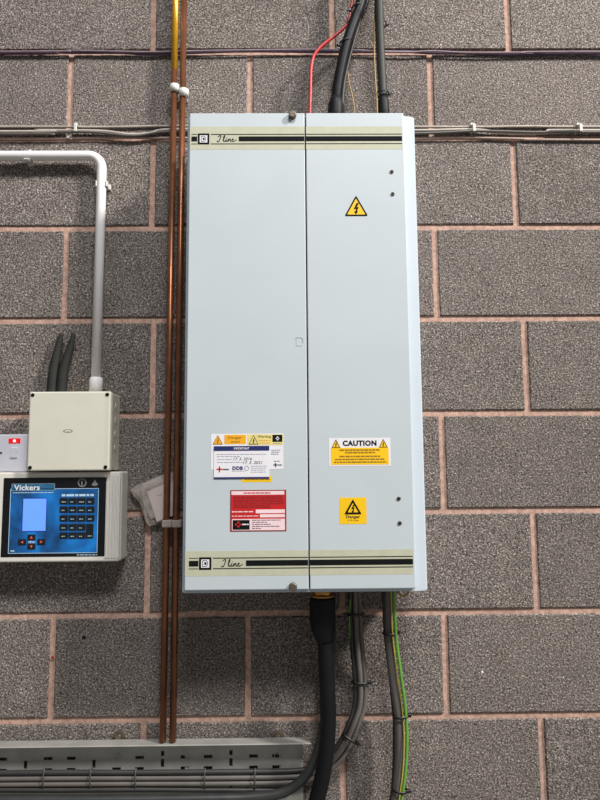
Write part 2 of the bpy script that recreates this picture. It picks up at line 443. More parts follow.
def warn(cx, cz, w_, h, y, parent, fill, ink, t=.24, name='warning_triangle'):
    o = MB().prism(tri_pts(cx, cz, w_, h), y-.0003, y).build(name, fill, parent)
    mb = MB().ring_outline(tri_pts(cx, cz, w_, h), tri_pts(cx, cz, w_, h, t), y-.0006, y-.0002)
    bolt(mb, cx, cz-h*.15, h*.56, y-.0003)
    return mb.build('bolt_symbol', ink, o if parent is cab else parent)
# 1: triangle on its own
x0, x1, z0, z1 = RC(344.5, 195.5, 367.8, 216, D)
warn((x0+x1)/2, (z0+z1)/2, x1-x0, z1-z0, Y, cab, yellow_print, black_ink, .2)
cab.children[-1]['label'] = 'yellow triangular high voltage sticker'
# 2: CAUTION
x0, x1, z0, z1 = RC(329, 438, 390.5, 466, D)
st = MB().flat(x0, x1, z0, z1, Y).build('caution_sticker', white_print, cab); tag(st, 'white and yellow caution sticker')
wx = x1-x0; wz = z1-z0; y2 = Y-.0003
MB().flat(x0+wx*.03, x1-wx*.03, z0+wz*.05, z0+wz*.655, y2).build('yellow_field', yellow_print, st)
for cx in (x0+wx*.115, x1-wx*.115): warn(cx, z1-wz*.19, wx*.145, wz*.31, y2, st, yellow_print, dark_ink, .22)
letters('CAUTION', x0+wx*.225, x1-wx*.225, z1-wz*.285, z1-wz*.085, y2, black_ink, st, bold=.045)
m_ = MB()
for i, (a, b, zz) in enumerate(((.17, .83, .57), (.26, .75, .48), (.17, .83, .345), (.10, .92, .24), (.08, .93, .14))):
    dashes(m_, x0+wx*a, x0+wx*b, z0+wz*zz, .0028, y2-.0003, i, .006)
m_.build('small_print', brown_print, st)
# 3: danger square
x0, x1, z0, z1 = RC(339.5, 497.5, 366.5, 524, D); wx = x1-x0; wz = z1-z0
st = MB().flat(x0, x1, z0, z1, Y).build('danger_sticker', yellow_print, cab); tag(st, 'square yellow danger sticker with black triangle')
warn((x0+x1)/2, z0+wz*.655, wx*.64, wz*.57, y2, st, yellow_print, black_ink, .36)
letters('Danger', x0+wx*.24, x0+wx*.76, z0+wz*.19, z0+wz*.33, y2, dark_ink, st, bold=.03)
letters('415 volts', x0+wx*.3, x0+wx*.7, z0+wz*.115, z0+wz*.175, y2, brown_print, st)
# 4: white inspection stickers (three overlapping)
x0, x1, z0, z1 = RC(211, 433.8, 283.3, 469.5, D); 
bs = MB().flat(x0, x1, z0, z1, Y).build('test_sticker', white_print, cab); tag(bs, 'white test sticker with danger and warning strips')
x0, x1, z0, z1 = RC(242, 476, 272, 482, D)
ys = MB().flat(x0, x1, z0, z1, Y).build('yellow_sticker_strip', yellow_print, cab); tag(ys, 'yellow strip poking out under the inspection sticker')
dashes(MB(), x0+.006, x1-.004, z0+.005, .0016, y2, 4, .007).build('small_print', brown_print, ys)
def rect_px(a, b, c, d_, m, par, y, name): 
    x0, x1, z0, z1 = RC(a, b, c, d_, D); return MB().flat(x0, x1, z0, z1, y).build(name, m, par)
rect_px(224.5, 434.8, 246, 444, orange_print, bs, y2, 'orange_field')
x0, x1, z0, z1 = RC(212.8, 435, 223, 444.3, D); warn((x0+x1)/2, (z0+z1)/2, x1-x0, z1-z0, y2, bs, orange_print, brown_print, .18)
x0, x1, z0, z1 = RC(228, 436.3, 242, 439.3, D); letters('Danger', x0, x1, z0, z1, y2-.0003, brown_print, bs)
x0, x1, z0, z1 = RC(231, 441, 240, 442.6, D); dashes(MB(), x0, x1, (z0+z1)/2, .0018, y2-.0003, 9, .006).build('small_print', brown_print, bs)
rect_px(247.5, 434.3, 283, 445, pale_yellow, bs, y2, 'pale_yellow_field')
x0, x1, z0, z1 = RC(248.8, 434.8, 258.5, 444.2, D); warn((x0+x1)/2, (z0+z1)/2, x1-x0, z1-z0, y2-.0003, bs, pale_yellow, dark_ink, .15)
x0, x1, z0, z1 = RC(258, 435.3, 271, 438.3, D); letters('Warning', x0, x1, z0, z1, y2-.0003, dark_ink, bs)
m_ = MB()
for k_, py in enumerate((440.3, 442.8)):
    x0, x1, z0, z1 = RC(259, py-.5, 271, py+.5, D); dashes(m_, x0, x1, (z0+z1)/2, .0014, y2-.0003, k_+20, .006)
m_.build('small_print', orange_print, bs)
rect_px(272.5, 434.8, 282.3, 441.8, black_ink, bs, y2-.0003, 'black_square')
rect_px(276.8, 436.5, 278.3, 440.3, white_print, bs, y2-.0006, 'keyhole_mark'); rect_px(275.8, 437.8, 279.3, 439, white_print, bs, y2-.0006, 'keyhole_mark')
m_ = MB()
for k_, (a, b, py) in enumerate(((273, 281.5, 443.4), (271.5, 280.5, 450), (271.5, 280, 452), (271, 279, 454), (274, 281, 461))):
    x0, x1, z0, z1 = RC(a, py-.5, b, py+.5, D); dashes(m_, x0, x1, (z0+z1)/2, .0011, y2-.0003, k_+40, .005)
m_.build('small_print', grey_print, bs)
m_ = MB()
for a, b, c, d_ in ((275, 462.8, 276.2, 467), (273.4, 464.3, 277.8, 465.4), (278.3, 464.4, 281.8, 465.5)):
    x0, x1, z0, z1 = RC(a, b, c, d_, D); m_.flat(x0, x1, z0, z1, y2)
m_.build('cross_logo', mat('dark_grey_print', (80, 80, 90), .5), bs)
Yi = Y-.0008
x0, x1, z0, z1 = RC(214, 446, 269.3, 478.7, D)
ins = MB().flat(x0, x1, z0, z1, Yi).build('inspection_sticker', white_print, cab); tag(ins, 'white inspection sticker with navy bands and handwriting')
yi = Yi-.0003
rect_px(214, 446, 269.3, 450.8, navy_print, ins, yi, 'navy_band'); rect_px(214, 477, 269.3, 478.7, navy_print, ins, yi, 'navy_band')
x0, x1, z0, z1 = RC(234, 447.3, 249.3, 449.6, D); letters('IMPORTANT', x0, x1, z0, z1, yi-.0003, white_print, ins, bold=.02)
m_ = MB()
for k_, (a, b, py) in enumerate(((217, 266, 454.3), (217, 240, 456.5), (217, 232, 459.5), (217, 243, 462.3), (251, 266.5, 466), (251, 266, 468), (251, 265, 470), (251, 266, 472), (232, 245, 471))):
    x0, x1, z0, z1 = RC(a, py-.5, b, py+.5, D); dashes(m_, x0, x1, (z0+z1)/2, .0010, yi, k_+60, .006)
m_.build('small_print', grey_print, ins)
def hand(body, a, b, c, d_):
    x0, x1, z0, z1 = RC(a, b, c, d_, D); letters(body, x0, x1, z0, z1, yi, black_ink, ins, 'handwriting', shear=.25)
hand('17. 5. 2016', 233.5, 457.5, 252, 460.2); hand('17. 5. 2021', 243, 461.2, 262.5, 463.9)
rect_px(218.9, 466.3, 220.2, 472.2, red_print, ins, yi, 'red_cross'); rect_px(216.6, 468.6, 222.6, 469.9, red_print, ins, yi, 'red_cross')
rect_px(223, 468.8, 229, 470.1, mat('dark_grey_print', (80, 80, 90)), ins, yi, 'small_print')
x0, x1, z0, z1 = RC(232.5, 466.3, 243, 470, D); letters('DDB', x0, x1, z0, z1, yi, navy_print, ins, bold=.05)
x0, x1, z0, z1 = RC(244.5, 466, 249, 470.3, D)
cx, cz = (x0+x1)/2, (z0+z1)/2; C_ = lambda r_: [(cx+r_*math.cos(t*math.pi/8), cz+r_*math.sin(t*math.pi/8)) for t in range(16)]
MB().ring_outline(C_(.0048), C_(.0036), yi-.0003, yi).build('round_mark', grey_print, ins)
# 5: red notice
x0, x1, z0, z1 = RC(230.3, 490, 286.3, 531.3, D); wx, wz = x1-x0, z1-z0
rs = MB().flat(x0, x1, z0, z1, Y).build('red_notice_sticker', red_print, cab); tag(rs, 'red notice sticker with pale boxes')
def fr(a, b, c, d_, m, y, name):   # fractions from left, top
    return MB().flat(x0+wx*a, x0+wx*c, z1-wz*d_, z1-wz*b, y).build(name, m, rs)
MB().frame(x0, x1, z0, z1, .0013, y2).build('dark_border', rust_print, rs)
fr(.02, .025, .965, .115, pink_print, y2-.0001, 'pale_header')
dashes(MB(), x0+wx*.24, x0+wx*.72, z1-wz*.07, .0022, y2-.0004, 5, .005).build('small_print', red_print, rs)
fr(.455, .475, .975, .565, pink_print, y2, 'pale_box'); fr(.53, .59, .975, .665, pink_print, y2, 'pale_box'); fr(.03, .70, .975, .975, pink_print, y2, 'pale_box')
m_ = MB()
for k_, t in enumerate((.165, .205, .25, .29, .335, .38, .42)): dashes(m_, x0+wx*.06, x0+wx*(.95 if k_ < 5 else .72), z1-wz*t, .0016, y2, k_+80, .006)
m_.build('small_print', rust_print, rs)
m_ = MB(); dashes(m_, x0+wx*.03, x0+wx*.41, z1-wz*.525, .0022, y2, 90, .007); dashes(m_, x0+wx*.03, x0+wx*.50, z1-wz*.63, .0016, y2, 91, .007)
m_.build('small_print', pink_print, rs)
fr(.045, .725, .345, .955, black_ink, y2-.0003, 'black_logo_box'); fr(.125, .76, .165, .90, red_print, y2-.0006, 'red_cross'); fr(.085, .81, .205, .85, red_print, y2-.0006, 'red_cross')
m_ = MB(); dashes(m_, x0+wx*.215, x0+wx*.33, z1-wz*.83, .0026, y2-.0006, 93, .005); m_.build('small_print', white_print, rs)
m_ = MB()
for k_, t in enumerate((.73, .78, .83, .88, .93)): dashes(m_, x0+wx*.39, x0+wx*(.90, .66, .72, .88, .55)[k_], z1-wz*t, .0013, y2-.0003, k_+95, .006)
m_.build('small_print', mat('dark_grey_print', (80, 80, 90)), rs)

# ------------------------------------------------------------------ cables and ties
def cable(name, spec, r, m, label, group=None, segs=12, cat='cable', rs=None):
    o = MB().tube(path(spec), r, segs).build(name, m)
    return tag(o, label, cat, group)
def tie(px, py, d, rx, ry, axis, label, group, name='cable_tie', head=1, wdt=.0045, m=None):
    """strap round a bundle: axis = direction of the bundle (x,z); rx across, ry in depth"""
    c = W(px, py, d); ax = Vector((axis[0], 0, axis[1])).normalized(); sd = Vector((ax.z, 0, -ax.x)); yv = Vector((0, 1, 0))
    mb = MB(); N = 28
    def ring(k, off): return [c+ax*off+sd*math.cos(t)*(rx+k)+yv*math.sin(t)*(ry+k) for t in [2*math.pi*i/N for i in range(N)]]
    R4 = [ring(.0002, -wdt/2), ring(.0014, -wdt/2), ring(.0014, wdt/2), ring(.0002, wdt/2)]
    V = [[mb.bm.verts.new(p) for p in q] for q in R4]
    for a in range(4):
        A, B = V[a], V[(a+1) % 4]
        for i in range(N):
            f = mb.bm.faces.new((A[i], A[(i+1) % N], B[(i+1) % N], B[i])); f.smooth = True
    root = mb.build(name, m or tie_black)
    tag(root, label, 'cable tie', group)
    if head:
        h = c+sd*head*(rx+.002)-yv*.001
        hb = MB().box(h.x-.004, h.x+.004, h.y-.004, h.y+.003, h.z-.0035, h.z+.0035, .001, 1, Matrix.Rotation(-math.atan2(ax.x, ax.z), 3, 'Y')).build('tie_head', m or tie_black, root)
        tl = MB().tube([h, h+sd*head*.010+ax*.001], .0012, 6).build('tie_tail', m or tie_black, root)
    return root

# top entries
main = [(374, -60, .0618), (361.5, 0, .0683), (354.5, 20, .0683), (346.5, 44, .0683), (340.5, 70, .0650), (337, 90, .0618), (335.5, 106, .0585), (334, 138, .0585)]
cable('power_cable', main, .0125, black_sheath, 'thick black power cable leaning into the cabinet top beside the red wire')
b = MB().tube([W(336.2, 97, .0608), W(336, 101.5, .0601), W(336, 105, .0592), W(335.5, 114, .0585), W(335, 133, .0585)], .016, 16, rs=[.0128, .0160, .0186, .0192, .0192]).build('cable_boot', black_rubber)
tag(b, 'black rubber boot where the thick power cable enters the cabinet top', 'cable boot')
side_c = [(386, -60, .0468), (371, -10, .0533), (366, 6, .0559), (359, 24, .0553), (353, 44, .0546), (348, 64, .0520), (344, 84, .0507), (342, 110, .0494), (342, 140, .0494)]
cable('power_cable', side_c, .0040, dark_grey_sheath, 'slim dark cable strapped along the right side of the thick top cable')
tie(357.5, 8, .0650, .0165, .016, (-.35, .93), 'black cable tie at the very top of the thick leaning cable', 'black ties on the top cables', head=-1)
tie(346, 43, .0650, .0165, .016, (-.30, .95), 'black cable tie halfway down the thick leaning cable', 'black ties on the top cables', head=-1)
cable('power_cable', [(377.5, -60, .0878), (378.8, 0, .0748), (380, 40, .0650), (382, 80, .0585), (383.5, 110, .0585), (384, 138, .0585)], .0108, mat('olive_black_sheath', (42, 42, 36), .6, var=.15), 'straight black-green cable dropping into the cabinet top right')
b = MB().tube([W(383, 97, .0585), W(383.3, 101, .0585), W(383.6, 110, .0585), W(384, 137, .0585)], .013, 16, rs=[.0112, .0132, .0138, .0138]).build('cable_boot', black_rubber)
tag(b, 'small black boot where the straight cable enters the cabinet top', 'cable boot')
cable('earth_wire', [(375.2, -60, .0663), (375.2, 0, .0663), (374.4, 30, .0663), (374.3, 55, .0663), (375.4, 80, .0663), (377, 105, .0673), (377.3, 138, .0676)], .0020, gold_sheath, 'yellow-brown earth wire running down left of the straight top cable', cat='wire')
tie(380.2, 24.5, .0601, .0145, .0145, (0, 1), 'black cable tie high on the straight top cable', 'black ties on the top cables', head=1)
tie(382.5, 94, .0601, .0145, .0145, (0, 1), 'black cable tie low on the straight top cable just above its boot', 'black ties on the top cables', head=1)
cable('wire', [(358, -50, .0423), (352, 4, .0442), (347, 24, .0455), (334, 36.5, .0468), (322, 46, .0481), (314, 56, .0494), (311, 70, .0507), (310.5, 90, .0520), (310, 112, .0533), (310, 138, .0533)], .0038, red_sheath, 'bright red wire curving down into the cabinet top', cat='wire')
cable('earth_wire', [(351, 50, .0429), (347.5, 66, .0429), (349, 82, .0442), (352.3, 96, .0455), (354.5, 112, .0468), (355, 140, .0468)], .0017, gold_sheath, 'thin yellow-brown wire between the two black cables above the cabinet', cat='wire')

# bottom entries
cable('power_cable', [(322, 582, .09), (323, 600, .09), (325.5, 640, .09), (327.5, 693, .09), (328, 722, .088), (325.5, 758, .084), (319, 792, .080), (307, 835, .075), (298, 900, .075), (297, 1075, .07)], .0170, black_sheath, 'thickest black cable hanging straight down from the cabinet bottom', segs=20)
b = MB().tube([W(322.3, 597.5, .09), W(322.3, 599.5, .09), W(322.5, 620, .09), W(323.5, 629, .09), W(324.8, 637, .09), W(325.5, 642, .09)], .03, 24, rs=[.0262, .0278, .0278, .0262, .0205, .0182]).build('cable_boot', black_rubber)
tag(b, 'large black tapered boot below the cabinet bottom', 'cable boot')
g = empty('cable_gland', W(322.3, 592, .09), 'brass gland ring between the cabinet bottom and large black boot', 'cable gland')
c = W(322.3, 597.5, .09); zt = BZ0
MB().cyl((c.x, c.y, c.z), (0, 0, 1), .0235, zt-c.z-.001, 6).build('hexagon_nut', brass, g)
MB().cyl((c.x, c.y, c.z+.003), (0, 0, 1), .0265, .003, 24).build('washer', brass, g)
cable('power_cable', [(330.5, 583, .052), (331, 620, .050), (330.5, 680, .046), (326, 715, .042), (321, 740, .044), (314, 762, .048), (301, 781, .050), (280, 793.5, .05), (250, 797.5, .047), (215, 798.5, .047), (100, 800, .047), (-60, 800, .047)], .0105, mat('worn_black_sheath', (48, 48, 47), .42, var=.2), 'black cable sweeping left from behind the thickest cable into the steel tray', segs=14)
T = 'grey cables bundled below the cabinet and along the tray'
trio = [([0, 0], 'leftmost', dark_grey_sheath), ([5.2, 0], 'middle', grey_sheath), ([9.8, 0], 'rightmost', grey_sheath)]
for i, ((dx, _), nm, mm) in enumerate(trio):
    dx -= 2.2
    dd = (.049, .0565, .047)[i]
    pts = [(352.5+dx*.8, 580, dd+.02), (353+dx*.9, 612, dd), (354.5+dx*.95, 645, dd), (357.5+dx, 680, dd), (357+dx, 705, dd), (351+dx, 724, dd), (340+dx*.95, 745+i*2.8, dd-.010), (325+dx*.6, 760+i*5.2, .030), (308, 768.6+i*5.6, .027), (290, 771+i*5.6, .027), (255, 771.5+i*5.8, .028), (205, 772+i*5.8, .030), (140, 772.5+i*5.6, .030), (60, 772.5+i*5.8, .030), (-60, 773.5+i*5.8, .030)]
    cable('power_cable', pts, .0056, mm, nm+' of three grey cables tied together right of the thickest cable', T)
cable('earth_wire', [(353, 582, .062), (350.5, 598, .060), (349.5, 612, .058), (350, 640, .05), (351.5, 660, .045)], .0015, green_sheath, 'short thin green wire left of the bundle of three grey cables', cat='wire')
G = 'black ties on the bundle of three grey cables'
tie(355.5, 614, .051, .0185, .0125, (0, 1), 'black cable tie near the top of the three-cable bundle', G, head=-1)
tie(360, 682, .051, .0185, .0125, (.03, 1), 'black cable tie mid-way down the three-cable bundle', G, head=1)
tie(350, 738, .048, .0185, .0125, (.55, .83), 'black cable tie where the three-cable bundle bends towards the tray', G, head=1)
# far right group
cable('power_cable', [(384.5, 582, .07), (384.3, 600, .07), (385.5, 630, .06), (388, 655, .05), (392, 690, .04), (395, 730, .035), (393, 790, .033), (383, 850, .03), (381, 1075, .03)], .0050, dark_grey_sheath, 'slim dark grey cable left of the pair with the green wire')
cable('power_cable', [(390, 582, .085), (389, 600, .085), (389.5, 640, .075), (393, 678, .065), (398, 712, .06), (399.3, 750, .055), (397, 785, .052), (391, 830, .05), (388, 900, .05), (388, 1075, .05)], .0092, grey_sheath, 'grey cable hanging from the right end of the cabinet bottom', segs=14)
cable('earth_wire', [(395, 582, .100), (394.6, 600, .098), (395.6, 632, .090), (400, 668, .081), (404.8, 704, .073), (407, 735, .066), (405.8, 768, .064), (402.4, 795, .062), (398.6, 830, .060), (396.6, 900, .060), (396.6, 1075, .060)], .0034, green_sheath, 'bright green earth wire beside the rightmost grey cable', cat='wire')
cable('earth_wire', [(390.8, 582, .1), (391.3, 600, .099), (392.3, 632, .092), (396.5, 668, .08), (401.6, 704, .072), (404.0, 735, .068), (403.0, 768, .068), (399.8, 795, .067), (395.6, 830, .066), (393.4, 900, .066), (393.4, 1075, .066)], .0016, yellow_sheath, 'thin yellow stripe wire between the rightmost grey cable and green wire', cat='wire')
G = 'black ties on the rightmost bottom cables'
tie(389.8, 633, .078, .0150, .0165, (-.05, 1), 'black cable tie on the green wire bundle just below the cabinet', G, head=1)
tie(400.7, 716, .062, .0165, .0130, (-.08, 1), 'black cable tie midway down the green wire bundle', G, head=1)
tie(399.8, 790, .055, .0165, .0130, (.10, 1), 'black cable tie on the green wire bundle at the bottom', G, head=1)
cable('wire', [(397.5, 584, .12), (398.5, 592, .125), (401.5, 595.5, .125), (405, 595.5, .125), (408, 592.5, .125), (410, 584, .12)], .0019, gold_sheath, 'small yellowish wire loop under the cabinet bottom right corner', cat='wire')

# runs along the wall
def wall_run(name, spec, r, m, label, group=None): return cable(name, spec, r, m, label, group)
wall_run('data_cable', [(-650, 55, .004), (0, 53.8, .004), (40, 51.5, .004), (70, 52.7, .004), (120, 52.8, .005), (152, 54.5, .005), (200, 52.5, .004), (250, 51.2, .004), (330, 52, .004), (400, 51.6, .004), (432, 53.2, .004), (470, 53.5, .004), (540, 54.8, .004), (600, 53.5, .004), (1250, 53, .004)], .0032, purple_sheath, 'thin purple cable running across the wall above the cabinet')
wall_run('data_cable', [(-650, 52.6, .011), (0, 51.7, .011), (70, 50.6, .011), (140, 52.0, .011), (175, 51.5, .011), (240, 50.4, .011), (330, 49.6, .011), (400, 52.2, .011), (432, 51.2, .011), (465, 52.6, .011), (520, 52.6, .011), (600, 51.7, .011), (1250, 51, .011)], .0024, mat('mauve_sheath', (136, 116, 122), .5, var=.2), 'thin greyish cable lying along the purple cable')
lab = ['topmost of the pale cables crossing behind the cabinet top', 'wavy pale cable second from top in the run behind the cabinet', 'pale cable third from top in the run behind the cabinet', 'lowest pinkish cable of the run behind the cabinet']
runs = [([(-650, 126.5, .004), (40, 126.8, .004), (78, 127.3, .004), (130, 126.8, .004), (175, 126, .004), (300, 126.5, .004), (412, 126.8, .004), (472, 127, .004), (540, 126.4, .004), (600, 126.8, .004), (1250, 127, .004)], .0028, pale_sheath),
        ([(-650, 131.5, .008), (0, 131.8, .008), (35, 130.6, .008), (77, 130.8, .008), (105, 131.5, .008), (130, 134.5, .008), (150, 133.5, .008), (175, 129.5, .008), (300, 130, .008), (412, 130.6, .008), (472, 129.8, .008), (500, 132.6, .008), (530, 133.6, .008), (577, 131, .008), (600, 130.5, .008), (1250, 131, .008)], .0038, pale_sheath),
        ([(-650, 134.5, .013), (0, 134, .013), (30, 133.4, .013), (77, 131.8, .014), (100, 132.8, .013), (135, 135.8, .012), (175, 131.5, .012), (300, 131.5, .012), (412, 133.4, .012), (472, 131.2, .014), (500, 131.4, .012), (540, 132.4, .012), (577, 130.5, .014), (600, 132.2, .012), (1250, 132, .012)], .0032, grey_sheath),
        ([(-650, 139, .0045), (0, 138.7, .0045), (69, 138, .0045), (110, 138, .0045), (175, 138, .0045), (300, 138.5, .0045), (412, 138.6, .0045), (460, 137.6, .0045), (520, 138.8, .0045), (600, 140, .0045), (1250, 140.5, .0045)], .0030, mat('pinkish_sheath', (170, 146, 132), .5, var=.15))]
for l, (sp, r_, m_) in zip(lab, runs): wall_run('data_cable', sp, r_, m_, l, 'pale cables behind the cabinet top')
def cable_clip(px, py, h, dpt, label, nail=1):
    c = W(px, py, 0); root = empty('cable_clip', (c.x, 0, c.z), label, 'cable clip', 'white clips holding the wall cables')
    MB().box(c.x-.0038, c.x+.0038, -dpt-.002, -dpt+.0012, c.z-h/2, c.z+h/2, .0008, 1).box(c.x-.0038, c.x+.0038, -dpt+.001, -.0006, c.z+h/2-.002, c.z+h/2, .0004, 1).build('clip_strap', clip_white, root)
    MB().box(c.x-.007, c.x+.001, -.012, -.0006, c.z+nail*(h/2+.0005), c.z+nail*(h/2+.007), .001, 1).build('nail_boss', clip_white, root)
cable_clip(78, 131.5, .020, .019, 'white clip on the pale cables above the left end of the white conduit')
cable_clip(472, 131.5, .020, .019, 'white clip on the pale cables nearest to the right of the cabinet')
cable_clip(577.5, 131.5, .020, .019, 'white clip on the pale cables at the far right')
cable_clip(69.5, 138.3, .009, .009, 'tiny white clip on the lowest pinkish cable')

# ------------------------------------------------------------------ copper pipes
def pipe(a, bpt, m, label, band=None):
    root = empty('copper_pipe', (a.x, a.y, bpt.z), label, 'pipe', 'upright copper pipes left of the cabinet')
    if band:
        t = MB().tube([a, a.lerp(bpt, band)], .0078, 20).build('yellow_sleeve', yellow_band, root); tag(t, 'upper length painted yellow')
        MB().tube([a.lerp(bpt, band), bpt], .0075, 20).build('tube', m, root)
    else: MB().tube([a, bpt], .0075, 20).build('tube', m, root)
dp = .046
pa, pb = W(177.2, -60, dp), W(163.5, 742, dp); xm = (pa.x+pb.x)/2
pL0, pL1 = W(175.8, -60, dp), W(159.5, 800, .012+.009+.002)
def vert_pipe(px_top, py_top, px_bot, py_bot, d): return W(px_top, py_top, d), W(px_bot, py_bot, d)
# both stand behind the tray flange: end at its top lip
a, b = vert_pipe(176.6, -60, 162.8, 741, .030)
f_ = (88+60)/(741+60)
pipe(a, b, copper, 'left copper pipe with yellow upper length', f_*.985)
a2, b2 = vert_pipe(185.0, -60, 172.8, 741, .030)
pipe(a2, b2, copper, 'right copper pipe, plain, closest to the cabinet')
def pipe_clip(px, py, label, m=clip_white):
    c = W(px, py, .030); root = empty('pipe_clip', (c.x, 0, c.z), label, 'pipe clip', 'white clips on the copper pipes')
    MB().tube([Vector((c.x, c.y, c.z-.009)), Vector((c.x, c.y, c.z+.009))], .0122, 20).build('clip_ring', m, root)
    MB().box(c.x-.006, c.x+.006, -.021, 0, c.z-.007, c.z+.007, .001, 1).build('clip_foot', m, root)
pipe_clip(174.8, 89, 'white clip on the left copper pipe at the foot of its yellow length')
pipe_clip(183.9, 93.5, 'white clip on the plain right copper pipe above the cabinet')
c = W(172.5, 523.5, .03); root = empty('pipe_clip', (c.x, 0, c.z), 'aged double clip holding both copper pipes beside the hanging packet', 'pipe clip')
for px in (167.4, 177.3):
    q = W(px, 523.5, .03); MB().box(q.x-.0112, q.x+.0112, -.0405, -.016, q.z-.0085, q.z+.0085, .003).build('clip_ring', clip_aged, root)
    MB().box(q.x-.007, q.x+.007, -.017, 0, q.z-.0075, q.z+.0075, .001, 1).build('clip_foot', clip_aged, root)

# ------------------------------------------------------------------ white conduit
con = empty('conduit_pipe', W(97, 392, .022), 'white plastic conduit bending down into the top of the cream box', 'conduit')
cy = .022; r_ = .0115
h0 = W(-650, 155.2, cy); h0.z = W(104, 155.6, cy).z; h1 = W(104, 155.6, cy); v1 = W(95.8, 388, cy)
hx = W(101.3, 190, cy).x
P = [h0, Vector((hx-.05, -cy, h1.z))]
cen = Vector((hx-.034, -cy, h1.z-.034))
for k in range(9):
    t = math.pi/2*(1-k/8); P.append(cen+Vector((math.cos(t), 0, math.sin(t)))*.034)
P.append(Vector((v1.x, -cy, v1.z)))
MB().tube(P, r_, 20).build('tube', white_pvc, con)
c = W(96, 384, cy); tagc = MB().tube([Vector((c.x, -cy, W(96, 377.5, cy).z)), Vector((c.x, -cy, W(96, 379.5, cy).z)), Vector((c.x, -cy, v1.z-.012))], .0155, 20, rs=[.0130, .0152, .0152]).build('coupler', white_pvc, con)
def saddle(px, py, horiz, label):
    c = W(px, py, cy); root = empty('conduit_clip', (c.x, 0, c.z), label, 'conduit clip', 'white saddles on the conduit')
    # base block with two curved jaws
    mb = MB(); N = 12; hw = .0065
    for sgn in (1, -1):
        ins_, out = [], []
        for i in range(N+1):
            t = sgn*(math.pi*.30+math.pi*.62*i/N)       # from front-ish round to the back
            ins_.append((math.sin(t)*(r_+.0004), -math.cos(t)*(r_+.0004))); out.append((math.sin(t)*(r_+.0036), -math.cos(t)*(r_+.0036)))
        loop = ins_+out[::-1]
        def pt(u, y, o_):
            return Vector((c.x+o_, -cy+y, c.z+u)) if horiz else Vector((c.x+u, -cy+y, c.z+o_))
        A = [mb.bm.verts.new(pt(u, y, -hw)) for u, y in loop]; B = [mb.bm.verts.new(pt(u, y, hw)) for u, y in loop]
        n_ = len(loop)
        for i in range(n_): mb.bm.faces.new((A[i], A[(i+1) % n_], B[(i+1) % n_], B[i]))
        for i in range(N): 
            mb.bm.faces.new((A[i], A[i+1], A[n_-2-i], A[n_-1-i])); mb.bm.faces.new((B[i], B[i+1], B[n_-2-i], B[n_-1-i]))
    mb.build('clip_jaws', clip_white, root)
    e = .0165
    if horiz: MB().box(c.x-hw, c.x+hw, -.009, 0, c.z-e, c.z+e, .001, 1).build('clip_base', clip_white, root)
    else: MB().box(c.x-e, c.x+e, -.009, 0, c.z-hw, c.z+hw, .001, 1).build('clip_base', clip_white, root)
saddle(28, 156, True, 'white saddle clip on the level run of the conduit')
saddle(102, 184.5, False, 'white saddle clip just below the conduit bend')

# ------------------------------------------------------------------ cream junction box
JD = .085
x0, x1, z0, z1 = RC(28, 391.5, 109.8, 470.8, JD)
jb = empty('junction_box', ((x0+x1)/2, 0, z0), 'square cream plastic junction box between the conduit and the blue-screen control panel', 'junction box')
def yedge(e): return abs(e.verts[0].co.x-e.verts[1].co.x) < 1e-5 and abs(e.verts[0].co.z-e.verts[1].co.z) < 1e-5
MB().box(x0+.0012, x1-.0012, -JD+.022, 0, z0+.0012, z1-.0012, .003).build('box_body', cream, jb)
lid = MB().box(x0, x1, -JD, -JD+.021, z0, z1, .0035, 3).build('lid', cream, jb)
for sx in (0, 1):
    for sz in (0, 1):
        cx = x0+.0075 if sx == 0 else x1-.0075; cz = z0+.0075 if sz == 0 else z1-.0075
        MB().cyl((cx, -JD+.0003, cz), (0, -1, 0), .0042, .0012, 12).build('corner_screw', black_ink, jb)
m_ = MB(); q = W(68, 431, JD)
for k in range(9):
    a = math.pi*k/9*2; m_.box(q.x+math.cos(a)*.009-.002, q.x+math.cos(a)*.009+.002, -JD-.0004, -JD+.0001, q.z+math.sin(a)*.0035-.0006, q.z+math.sin(a)*.0035+.0006)
m_.box(q.x-.003, q.x+.003, -JD-.0004, -JD+.0001, q.z-.0025, q.z-.001)
m_.build('moulded_mark', mat('mark_grey', (128, 124, 112), .6), jb)
for k in range(4):      # knockouts down the right side
    zz = z1-.03-k*.032
    MB().cyl((x1-.0014, -.035, zz), (1, 0, 0), .008, .0012, 16).build('knockout', cream, jb)
wr = cable('wire', [(73, 395, .03), (73.4, 389, .032), (73, 384, .034)], .0008, brass, 'short brass wire end poking up from the cream box', cat='wire')
# two dark paddle shapes behind the box
taper_grey = mat('taper_dark_grey', (44, 44, 41), .75, var=.15, scale=30, spec=.25)
def taper(pts, label):
    root = empty('dark_taper', W(pts[-1][0], pts[-1][1], .012), label, 'aerial', 'dark tapering shapes above the cream box')
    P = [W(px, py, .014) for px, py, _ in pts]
    MB().tube(smooth_path(P, 4), .008, 14, rs=[v for v in [w_ for a_, b_ in zip(pts, pts[1:]) for w_ in [a_[2]+(b_[2]-a_[2])*k/4 for k in range(4)]]+[pts[-1][2]]], flatx=1.0).build('blade', taper_grey, root)
taper([(61.4, 333.4, .0025), (61.2, 334.8, .0050), (58.9, 345, .0078), (56.0, 358, .0104), (53.2, 374, .0118), (51.2, 402, .012)], 'left dark tapering shape leaning behind the cream box')
taper([(73.6, 333.4, .0027), (73.4, 334.8, .0054), (70.9, 345, .0078), (67.0, 358, .0102), (63.0, 374, .0116), (61.0, 402, .012)], 'right dark tapering shape nearer the white conduit')

